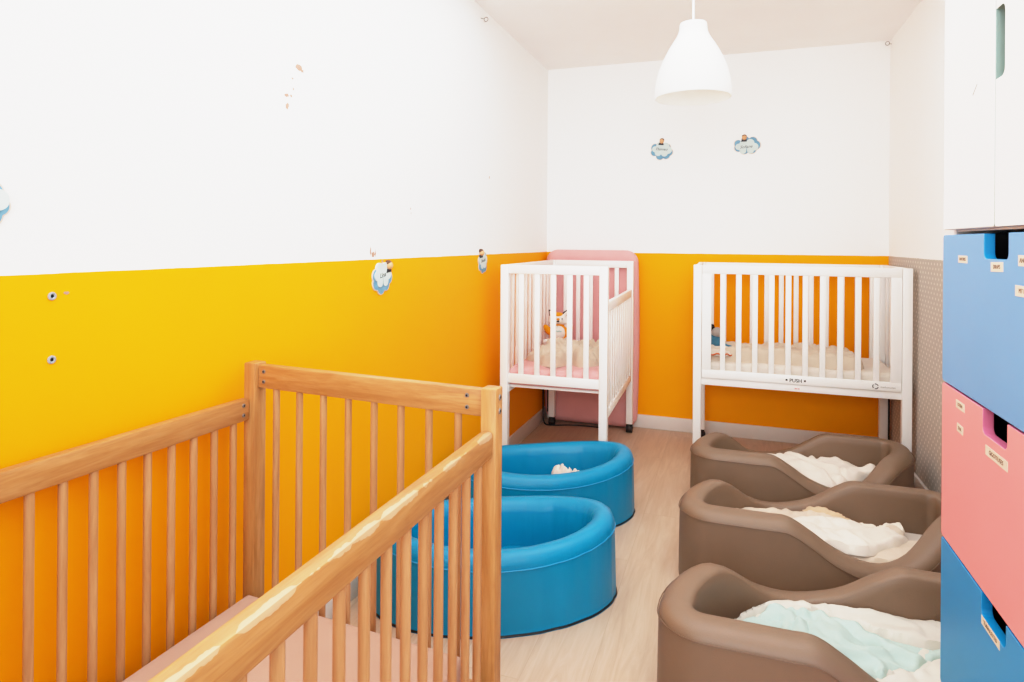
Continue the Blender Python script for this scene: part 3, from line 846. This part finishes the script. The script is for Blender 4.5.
# ------------------------------------------------------------------ taupe foam beds
BX0, BD = -0.180, 0.565
DIP = [(-0.5, .288), (-0.20, .288), (-0.135, .286), (-0.07, .252), (0.0, .207), (0.06, .180), (0.13, .164), (0.20, .164), (0.27, .184), (0.33, .210), (0.40, .240), (0.46, .257), (0.51, .262)]
def foam_bed(y0, label, BX1=0.83, zc=0.0):
    cx, cy = (BX0 + BX1) / 2, y0 + BD / 2
    t = thing('foam_bed', label, 'baby bed', (cx, cy, 0), 0, 'taupe foam beds on the floor')
    hx, hy = (BX1 - BX0) / 2, BD / 2
    NA, NL, NS = 18, 60, 16
    RS = (0.44, 0.12, 0.44, 0.12)        # corner radii: front right, back right, back left, front left
    def outline(d):
        X, Y = hx - d, hy - d
        r = [max(0.03, q - d) for q in RS]
        for i in (0, 2): r[i] = min(r[i], 2 * Y - r[1] - 0.002)
        C = [(X - r[0], -(Y - r[0])), (X - r[1], Y - r[1]), (-(X - r[2]), Y - r[2]), (-(X - r[3]), -(Y - r[3]))]
        pts = []
        for i in range(4):
            a0 = -PI / 2 + i * PI / 2
            for k in range(NA):
                a = a0 + (PI / 2) * k / NA; pts.append((C[i][0] + r[i] * math.cos(a), C[i][1] + r[i] * math.sin(a)))
            e = a0 + PI / 2; j = (i + 1) % 4; n = NS if i in (0, 2) else NL
            p = (C[i][0] + r[i] * math.cos(e), C[i][1] + r[i] * math.sin(e)); q = (C[j][0] + r[j] * math.cos(e), C[j][1] + r[j] * math.sin(e))
            for k in range(n):
                u = k / n; pts.append((p[0] + (q[0] - p[0]) * u, p[1] + (q[1] - p[1]) * u))
        return [(x + math.copysign(0.010 * max(0, 1 - (y / hy) ** 2), x) * (abs(x) / hx) ** 6, y) for x, y in pts]
    O = outline(0.0)
    def height(k):
        x, y = O[k]
        s = x if y < 0 else -x
        f = min(1.0, max(0.0, (abs(y) - hy * 0.25) / (hy * 0.6))); f = f * f * (3 - 2 * f)
        return 0.286 + (lut(DIP, s) - 0.286) * f
    Hs = [height(k) for k in range(len(O))]
    N = len(O)
    W = 0.090
    sect = [(-0.002, None, 0.0), (0.0, None, 0.006), (0.0, None, 0.35), (0.001, None, 0.7), (0.002, -0.046, None), (0.002, -0.036, None), (0.006, -0.025, None), (0.014, -0.014, None), (0.027, -0.005, None),
            (0.045, 0.0, None), (0.060, 0.0, None), (0.076, -0.001, None), (0.084, -0.004, None), (0.0895, -0.011, None), (W + .001, -0.040, None), (W + 0.002, None, 0.55), (W + 0.004, None, 0.30)]
    outs = {}
    bm = bmesh.new(); R = []
    for d, dz, fr in sect:
        o = outs.setdefault(round(d, 4), outline(max(0, d)))
        row = []
        for k in range(N):
            if dz is None:
                z = fr if fr in (0.0, 0.006) else (Hs[k] - 0.046) * fr / 1.0
                if d > W - 0.001: z = 0.05 + (Hs[k] - 0.046 - 0.05) * fr
            else: z = Hs[k] + dz
            row.append(bm.verts.new((o[k][0], o[k][1], z)))
        R.append(row)
    for A, B in zip(R, R[1:]):
        for k in range(N): bm.faces.new((A[k], A[(k + 1) % N], B[(k + 1) % N], B[k]))
    bm.faces.new(list(reversed(R[0])))
    mb = MB(); mb.bm.free(); mb.bm = bm
    w = mb.build('padded_wall', M_BROWN, t, smooth=42)
    o = outline(0.0)
    MB().tube([(o[k][0] * 1.0002, o[k][1] * 1.0005, Hs[k] - 0.034) for k in range(N)], 0.0018, 6, closed=True).build('seam_piping', M_BROWN_D, w)
    # cushion under a pale sheet
    mb = MB(); bm = mb.bm
    lv = [(W - 0.001, 0.03), (W - 0.001, 0.085), (W + 0.006, 0.098), (W + 0.02, 0.104), (W + 0.05, 0.106)]
    RR = [[bm.verts.new((x, y, z + (zc if z > 0.05 else 0))) for x, y in outline(d)] for d, z in lv]
    for A, B in zip(RR, RR[1:]):
        for k in range(N): bm.faces.new((A[k], A[(k + 1) % N], B[(k + 1) % N], B[k]))
    for s in (0.75, 0.5, 0.25, 0.06):
        RR.append([bm.verts.new((v.co.x * s, v.co.y * s, v.co.z)) for v in RR[len(lv) - 1]])
        A, B = RR[-2], RR[-1]
        for k in range(N): bm.faces.new((A[k], A[(k + 1) % N], B[(k + 1) % N], B[k]))
    bm.faces.new(RR[-1]); bm.faces.new(list(reversed(RR[0])))
    mb.build('cushion', M_SHEET, t, smooth=50)
    return t
foam_bed(1.640, 'nearest taupe padded foam bed on the floor, holding the mint-lined sleep sack', 0.85, 0.004)
foam_bed(2.365, 'middle one of three taupe padded foam beds, holding a cream and white sleep sack', 0.83, 0.03)
foam_bed(3.050, 'farthest taupe padded foam bed, in front of the right-hand white cot', 0.808, 0.03)

# bedding in the foam beds
s1 = thing('sleep_sack', 'pale grey and mint sleep sack spread open in the nearest taupe foam bed', 'sleep sack', (0.3, 1.93, 0.13))
cloth('outer_shell', [(-0.035, 1.86), (-0.010, 1.905), (0.027, 1.965), (0.062, 2.02), (0.103, 2.066), (0.15, 2.095), (0.24, 2.10), (0.337, 2.112), (0.43, 2.120), (0.50, 2.125), (0.56, 2.12), (0.64, 2.10),
                      (0.68, 2.0), (0.68, 1.86), (0.62, 1.765), (0.4, 1.755), (0.2, 1.755), (0.05, 1.76), (-0.03, 1.79)], 0.106, 0.030, M_GREIGE, s1, seed=21, amp=0.018, sc=8, stretch=2, roll=0.03)
cloth('lining', [(0.000, 1.86), (0.012, 1.905), (0.049, 1.955), (0.083, 2.004), (0.106, 2.035), (0.16, 2.045), (0.248, 2.055), (0.31, 2.045), (0.40, 2.02), (0.474, 1.999), (0.56, 1.99), (0.60, 1.96),
                 (0.53, 1.948), (0.481, 1.915), (0.449, 1.874), (0.418, 1.862), (0.386, 1.846), (0.362, 1.80), (0.25, 1.765), (0.1, 1.765), (0.02, 1.80)], 0.141, 0.010, M_MINT, s1, seed=33, amp=0.026, sc=8, res=0.0065, ang=0.5, stretch=2.2, roll=0.02)
cloth('turned_back_edge', [(-0.030, 1.875), (0.018, 1.958), (0.060, 2.022), (0.103, 2.070), (0.15, 2.100), (0.24, 2.105), (0.337, 2.114), (0.43, 2.120), (0.50, 2.123), (0.58, 2.11), (0.64, 2.06), (0.64, 1.985),
                           (0.53, 1.985), (0.474, 1.985), (0.417, 1.998), (0.385, 2.004), (0.344, 2.030), (0.31, 2.026), (0.273, 2.038), (0.24, 2.052), (0.21, 2.030), (0.187, 2.030), (0.139, 2.030), (0.108, 2.036), (0.083, 2.010), (0.05, 1.962), (0.008, 1.885)],
      0.146, 0.018, M_GREIGE, s1, seed=40, amp=0.014, sc=7, stretch=3, roll=0.02, hem=0.008)
cloth('turned_back_edge', [(0.34, 1.806), (0.37, 1.812), (0.388, 1.846), (0.42, 1.858), (0.449, 1.873), (0.485, 1.912), (0.53, 1.945), (0.60, 1.95), (0.64, 1.88), (0.60, 1.78), (0.45, 1.76), (0.33, 1.765)], 0.140, 0.020, M_GREIGE, s1, seed=44, amp=0.016, sc=9, roll=0.02, hem=0.008)

s2 = thing('sleep_sack', 'cream sleep sack with white lining laid out in the middle taupe foam bed', 'sleep sack', (0.33, 2.65, 0.13))
cloth('outer_shell', [(-0.022, 2.68), (-0.012, 2.715), (0.005, 2.75), (0.04, 2.775), (0.113, 2.795), (0.19, 2.805), (0.268, 2.825), (0.315, 2.835), (0.357, 2.838), (0.395, 2.818), (0.425, 2.79), (0.46, 2.765), (0.508, 2.748), (0.555, 2.772),
                      (0.600, 2.800), (0.622, 2.79), (0.622, 2.742), (0.633, 2.686), (0.668, 2.645), (0.672, 2.60), (0.622, 2.535), (0.56, 2.485), (0.4, 2.478), (0.2, 2.478), (0.04, 2.50), (-0.02, 2.57)],
      0.136, 0.024, M_CREAM2, s2, seed=52, amp=0.016, sc=7, stretch=2.2, roll=0.025)
cloth('lining', [(0.160, 2.60), (0.20, 2.655), (0.235, 2.690), (0.27, 2.702), (0.313, 2.740), (0.363, 2.760), (0.416, 2.752), (0.453, 2.728), (0.492, 2.702), (0.545, 2.725), (0.58, 2.715), (0.606, 2.685), (0.618, 2.650), (0.572, 2.595), (0.518, 2.557),
                 (0.457, 2.490), (0.35, 2.485), (0.22, 2.488), (0.16, 2.53)], 0.165, 0.009, M_OFFW, s2, seed=60, amp=0.024, sc=5.5, ang=1.0, stretch=1.8, roll=0.02)
cloth('turned_back_edge', [(0.268, 2.838), (0.315, 2.842), (0.360, 2.842), (0.395, 2.815), (0.43, 2.780), (0.46, 2.735), (0.44, 2.740), (0.405, 2.770), (0.36, 2.790), (0.31, 2.800)], 0.164, 0.012, M_TAN, s2, seed=61, amp=0.012, sc=10, roll=0.014)
cloth('collar', [(0.455, 2.760), (0.508, 2.745), (0.555, 2.772), (0.600, 2.802), (0.624, 2.795), (0.622, 2.745), (0.605, 2.735), (0.595, 2.762), (0.56, 2.748), (0.51, 2.718), (0.47, 2.725)], 0.162, 0.014, M_CREAM, s2, seed=62, amp=0.01, sc=10, roll=0.014)

o = cloth('blanket', [(0.030, 3.40), (0.071, 3.43), (0.14, 3.475), (0.185, 3.505), (0.235, 3.53), (0.275, 3.535), (0.306, 3.525), (0.335, 3.500), (0.37, 3.530), (0.41, 3.535), (0.45, 3.525), (0.53, 3.53), (0.575, 3.52), (0.60, 3.495), (0.62, 3.470),
                      (0.66, 3.45), (0.69, 3.42), (0.66, 3.34), (0.60, 3.29), (0.54, 3.24), (0.46, 3.17), (0.34, 3.16), (0.2, 3.17), (0.08, 3.25)], 0.136, 0.030, M_OFFW, seed=71, amp=0.045, sc=5, ang=0.5, stretch=1.5, roll=0.05)
tag(o, 'rumpled off-white blanket in the farthest taupe foam bed', 'blanket')

# ------------------------------------------------------------------ storage cabinet on the right
cab = thing('storage_cabinet', 'tall white storage cabinet with two doors above blue and pink drawers against the right wall', 'cabinet', (0.66, 1.33, 0))
CXF, CY0, CY1, CT = 0.437, 1.035, 1.625, 1.92
xb, xw = CXF + 0.019, XR - 0.016
mb = MB()
for y0, y1 in ((CY0 + .004, CY0 + .022), (CY1 - .022, CY1 - .004)): mb.box(xb, xw, y0, y1, 0.0, CT)
mb.box(xb, xw, CY0 + .022, CY1 - .022, CT - .018, CT); mb.box(xb, xw, CY0 + .022, CY1 - .022, 0.0, 0.03); mb.box(xb + .002, xw, CY0 + .022, CY1 - .022, 1.279, 1.285)
mb.box(xw - .006, xw, CY0 + .022, CY1 - .022, .03, CT - .018)
mb.build('carcass', M_WHITE2, cab, world=True, smooth=0)
mb = MB(); mb.box(xb + .004, xb + .012, CY0 + .024, CY1 - .024, 1.287, CT - .02); mb.build('inner_panel', M_GREEN, cab, world=True, smooth=0)
mb = MB(); mb.box(xb + .06, xb + .066, CY0 + .024, CY1 - .024, 0.032, 1.277); mb.build('interior_shade', M_DARK, cab, world=True, smooth=0)  # near-black sheet painted as the shade behind the drawer notches
FRONT = Matrix(((0, 0, 1, CXF), (1, 0, 0, 0), (0, 1, 0, 0), (0, 0, 0, 1)))      # polygon (y, z) -> extruded along +x
def rcorner(cx, cy, r, a0, n=5): return [(cx + r * math.cos(a0 + PI / 2 * k / n), cy + r * math.sin(a0 + PI / 2 * k / n)) for k in range(n + 1)]
def rrect(y0, y1, z0, z1, r):
    return rcorner(y0 + r, z0 + r, r, PI) + rcorner(y1 - r, z0 + r, r, 1.5 * PI) + rcorner(y1 - r, z1 - r, r, 0) + rcorner(y0 + r, z1 - r, r, PI / 2)
def edge_soft(o, w=0.002):
    m = o.modifiers.new('soft_edges', 'BEVEL'); m.width = w; m.segments = 2; m.limit_method = 'ANGLE'; m.angle_limit = math.radians(50)
    return o
YM = 1.3385
# far door (plain) and near door with a rounded grip cut into its meeting edge
d1 = edge_soft(MB().prism(rrect(YM + .0015, CY1, 1.283, CT, 0.006), 0.018, FRONT).build('door', [M_WHITE, M_GREEN], cab, world=True))
for p_ in d1.data.polygons:
    if p_.normal.y < -0.5: p_.material_index = 1
g0, g1, gd, gr = 1.544, 1.668, 0.040, 0.014
ym = YM - .0015
poly = rcorner(CY0 + .006, 1.289, .006, PI) + rcorner(ym - .006, 1.289, .006, 1.5 * PI)
poly += [(ym, g0)] + [(ym - gd + gr + gr * math.cos(a), g0 + gr - gr * math.sin(a)) for a in [PI / 2 + PI / 2 * k / 5 for k in range(6)]]
poly += [(ym - gd + gr + gr * math.cos(a), g1 - gr + gr * math.sin(a)) for a in [PI - PI / 2 * k / 5 for k in range(6)]] + [(ym, g1)]
poly += rcorner(ym - .006, CT - .006, .006, 0) + rcorner(CY0 + .006, CT - .006, .006, PI / 2)
d2 = edge_soft(MB().prism(poly, 0.018, FRONT).build('door', [M_WHITE, M_GREEN], cab, world=True), 0.0012)
for p_ in d2.data.polygons:
    if abs(p_.normal.x) < 0.5 and ym - gd - .002 < p_.center.y + 1.33 < ym - .0005 and g0 - .002 < p_.center.z < g1 + .002: p_.material_index = 1
MB().box(CXF - .0006, CXF + .0004, -0.0009, 0.0009, -0.014, 0.014, M=Matrix.Translation((0, 1.437, 1.549)) @ Matrix.Rotation(0.95, 4, 'X')).build('scuff_mark', M_INK3, d1, world=True, smooth=0)
NY0, NY1 = 1.2765, 1.3865
def drawer(z0, z1, mat, edge, depth, stickers, deep=False):
    r, nr = 0.008, 0.012
    p = rcorner(CY0 + r, z0 + r, r, PI) + rcorner(CY1 - r, z0 + r, r, 1.5 * PI) + rcorner(CY1 - r, z1 - r, r, 0)
    p += [(NY1, z1)] + [(NY1 - nr + nr * math.cos(a), z1 - depth + nr + nr * math.sin(a)) for a in [-PI / 2 * k / 5 for k in range(6)]]
    p += [(NY0 + nr + nr * math.cos(a), z1 - depth + nr + nr * math.sin(a)) for a in [1.5 * PI - PI / 2 * k / 5 for k in range(6)]] + [(NY0, z1)]
    p += rcorner(CY0 + r, z1 - r, r, PI / 2)
    d = edge_soft(MB().prism(p, 0.018, FRONT, side_mi=1).build('drawer', [mat, edge], cab, world=True), 0.0012)
    for y, z, w, h, s, tilt in stickers:
        h *= 0.74
        M = Matrix.Translation((CXF, y, z)) @ Matrix.Rotation(tilt, 4, 'X') @ Matrix(((0, 0, -1, 0), (-1, 0, 0, 0), (0, 1, 0, 0), (0, 0, 0, 1)))
        mb = MB(); mb.prism([(-w / 2, -h / 2), (w / 2, -h / 2), (w / 2, h / 2), (-w / 2, h / 2)], 0.0006, M)
        mb.mi = 1; mb.text(s, h * 0.62, M @ Matrix.Translation((0, 0, 0.0008)) @ Matrix.Diagonal((min(1, (w * 0.86) / (len(s) * h * 0.40)), 1, 1, 1)), 0.0002)
        mb.build('paper_label', [M_STICK, M_INK], d, world=True, smooth=0)
    return d
drawer(0.954, 1.272, M_DBLUE_SHEEN, M_BLUEEDGE, 0.046, [(1.498, 1.222, 0.052, 0.020, 'BAVOIRS', 0), (1.324, 1.2125, 0.054, 0.023, 'DRAPS', -0.03), (1.205, 1.226, 0.062, 0.024, 'ANORAKS', 0), (1.208, 1.177, 0.078, 0.024, 'MT PICHA', 0)])
drawer(0.616, 0.950, M_DPINK, M_PINKEDGE, 0.045, [(1.507, 0.925, 0.050, 0.022, 'UTIEN', 0), (1.507, 0.878, 0.036, 0.022, 'EVA', 0.03), (1.321, 0.879, 0.098, 0.024, 'GIGOTEUSES', 0)])
drawer(0.292, 0.612, M_DBLUE2, M_BLUEEDGE, 0.042, [(1.342, 0.563, 0.084, 0.021, 'TURBULETTES', 0)])
drawer(0.012, 0.288, M_DPINK, M_PINKEDGE, 0.042, [])

# ------------------------------------------------------------------ wooden cloud name signs
def cloud_poly(w, h, bumps, seed, n=8):
    rnd = random.Random(seed); cs = []
    for k in range(bumps):
        a = 2 * PI * k / bumps + rnd.uniform(-0.1, 0.1)
        cs.append((w * 0.34 * math.cos(a), h * 0.30 * math.sin(a), 0.20 * (w * 0.5 + h * 0.5) * rnd.uniform(0.85, 1.15)))
    pts = []
    for k in range(96):
        a = 2 * PI * k / 96; dx, dy = math.cos(a), math.sin(a); best = 0
        for cx, cy, r in cs:
            b = cx * dx + cy * dy; q = r * r - (cx * cx + cy * cy - b * b)
            if q > 0: best = max(best, b + math.sqrt(q))
        pts.append((dx * best, dy * best))
    return pts
def cloud_sign(M, w, h, name_text, seed, label, tilt=0.0, head=(-0.01, 1.0), blue_up=False):
    """M maps sign coordinates (right, up, out of the wall) to the room"""
    t = thing('cloud_sign', label, 'wall sign', M.to_translation(), 0, 'cloud name signs on the walls')
    R = M @ Matrix.Rotation(tilt, 4, 'Z')
    P = cloud_poly(w, h, 7, seed)
    MB().prism(P, 0.004, R).build('backing', M_CL_EDGE, t, world=True, smooth=30)
    s = 0.94
    MB().prism([(x * s, y * s) for x, y in P], 0.0052, R).build('rear_cloud', M_CL_BLUE, t, world=True, smooth=30)
    dy = (-0.10 if blue_up else 0.10) * h
    Q = cloud_poly(w * 0.84, h * 0.80, 6, seed + 5)
    mb = MB(); mb.prism(Q, 0.008, R @ Matrix.Translation((0, dy, 0))); f = mb.build('front_cloud', M_CL_PALE, t, world=True, smooth=30)
    mb = MB(); mb.text(name_text, 0.026, R @ Matrix.Translation((0, dy, 0.0082)) @ Matrix.Rotation(0.06, 4, 'Z') @ Matrix(((1, 0.35, 0, 0), (0, 1, 0, 0), (0, 0, 1, 0), (0, 0, 0, 1))), 0.0004)
    mb.build('lettering', M_INK2, f, world=True, smooth=0)
    hx, hy = head[0], head[1] * h * 0.5
    mb = MB(); mb.ball(R @ Vector((hx, hy + 0.004, 0.010)), 0.0145, 0.0145, 0.016); fig = mb.build('figure_head', M_SKIN, t, world=True)
    mb = MB(); mb.ball(R @ Vector((hx, hy + 0.013, 0.005)), 0.0150, 0.0150, 0.0115); mb.build('hair', M_HAIR, fig, world=True)
    mb = MB(); mb.prism([(-0.02, -0.022), (0.016, -0.022), (0.014, -0.010), (0.0, -0.006), (-0.014, -0.008)], 0.010, R @ Matrix.Translation((hx, hy, 0))); mb.build('figure_shoulders', M_INK2, t, world=True, smooth=0)
    return t
def on_back(x, z): return Matrix(((1, 0, 0, x), (0, 0, -1, YB), (0, 1, 0, z), (0, 0, 0, 1)))
def on_left(y, z): return Matrix(((0, 0, 1, XL), (1, 0, 0, y), (0, 1, 0, z), (0, 0, 0, 1)))
cloud_sign(on_back(-0.457, 1.868), 0.150, 0.118, 'Thimeo', 3, 'pale cloud sign on the white back wall, left of the pair below the lamp', -0.12, (-0.006, 1.05))
cloud_sign(on_back(0.079, 1.885), 0.165, 0.112, 'Sofiane', 8, 'pale blue cloud sign on the white back wall, right of the pair', 0.0, (-0.014, 0.80), True)
cloud_sign(on_left(2.090, 1.110), 0.136, 0.118, 'Lina', 14, 'pale cloud sign on the yellow part of the left wall, above the wooden crib end', 0.1, (0.045, 0.66))
cloud_sign(on_left(3.105, 1.140), 0.120, 0.118, 'Noah', 22, 'small cloud sign atop the yellow wall just left of the far white cot', 0.1, (-0.025, 0.88))
cloud_sign(on_left(0.730, 1.311), 0.120, 0.090, 'Jade', 31, 'cloud sign on the white left wall, cut by the left picture edge', 0.0, (-0.02, 1.0))

# ------------------------------------------------------------------ light
def area(name, loc, target, sx, sy, power, col, spread=180):
    L = bpy.data.lights.new(name, 'AREA'); L.shape = 'RECTANGLE'; L.size = sx; L.size_y = sy; L.energy = power; L.color = col; L.spread = math.radians(spread)
    o = bpy.data.objects.new(name, L); COL.objects.link(o); o.location = loc
    o.rotation_euler = (Vector(target) - Vector(loc)).to_track_quat('-Z', 'Y').to_euler()
    return o
area('window_light', (0.80, 0.25, 1.55), (-1.25, 2.6, 1.25), 0.9, 1.5, 9, (0.90, 0.955, 1.0), 120)
area('rear_light', (-0.1, -1.6, 1.6), (-0.2, 4.3, 1.45), 1.8, 1.6, 26, (0.86, 0.94, 1.0), 110)
area('overhead_fill', (-0.18, 1.75, 2.46), (-0.18, 1.7501, 0), 1.7, 2.3, 42, (0.86, 0.94, 1.0))  # added fill below the ceiling for even light, not a fixture of the room
area('upward_fill', (0.0, -0.7, 1.7), (-0.2, 2.6, 2.9), 0.7, 0.7, 13, (0.9, 0.95, 1.0), 120)  # added fill aimed up and forward to brighten the ceiling

w = bpy.data.worlds.new('daylight'); SC.world = w; w.use_nodes = True
bg = w.node_tree.nodes['Background']; bg.inputs[0].default_value = (0.87, 0.94, 1.0, 1); bg.inputs[1].default_value = 0.9

# ------------------------------------------------------------------ camera
cam = bpy.data.cameras.new('camera'); co = bpy.data.objects.new('camera', cam); COL.objects.link(co)
F, YAW, ROLL, V0 = 631.33, 0.3365, 0.0073, 242.05
cam.sensor_fit = 'HORIZONTAL'; cam.sensor_width = 36; cam.lens = F * 36 / 1024
cam.shift_x = 0; cam.shift_y = -(341 - V0) / 1024
cam.clip_start = 0.02
co.matrix_world = Matrix.Translation((0, 0, 1.25)) @ Matrix.Rotation(YAW, 4, 'Z') @ Matrix.Rotation(PI / 2, 4, 'X') @ Matrix.Rotation(ROLL, 4, 'Z')
SC.camera = co
SC.view_settings.view_transform = 'Standard'
SC.view_settings.look = 'None'
SC.view_settings.use_curve_mapping = True          # soft shoulder, as in the evenly exposed photograph
cm = SC.view_settings.curve_mapping
cm.white_level = (2.0, 2.0, 2.0)
cv = cm.curves[3]
for q in ((0.02, 0.030), (0.05, 0.088), (0.10, 0.192), (0.18, 0.37), (0.33, 0.67), (0.5, 0.875), (0.72, 0.955)): cv.points.new(*q)
cm.update()
SC.view_settings.exposure = -0.12
try:
    SC.cycles.max_bounces = 12; SC.cycles.diffuse_bounces = 8
    SC.cycles.use_denoising = True
except Exception: pass
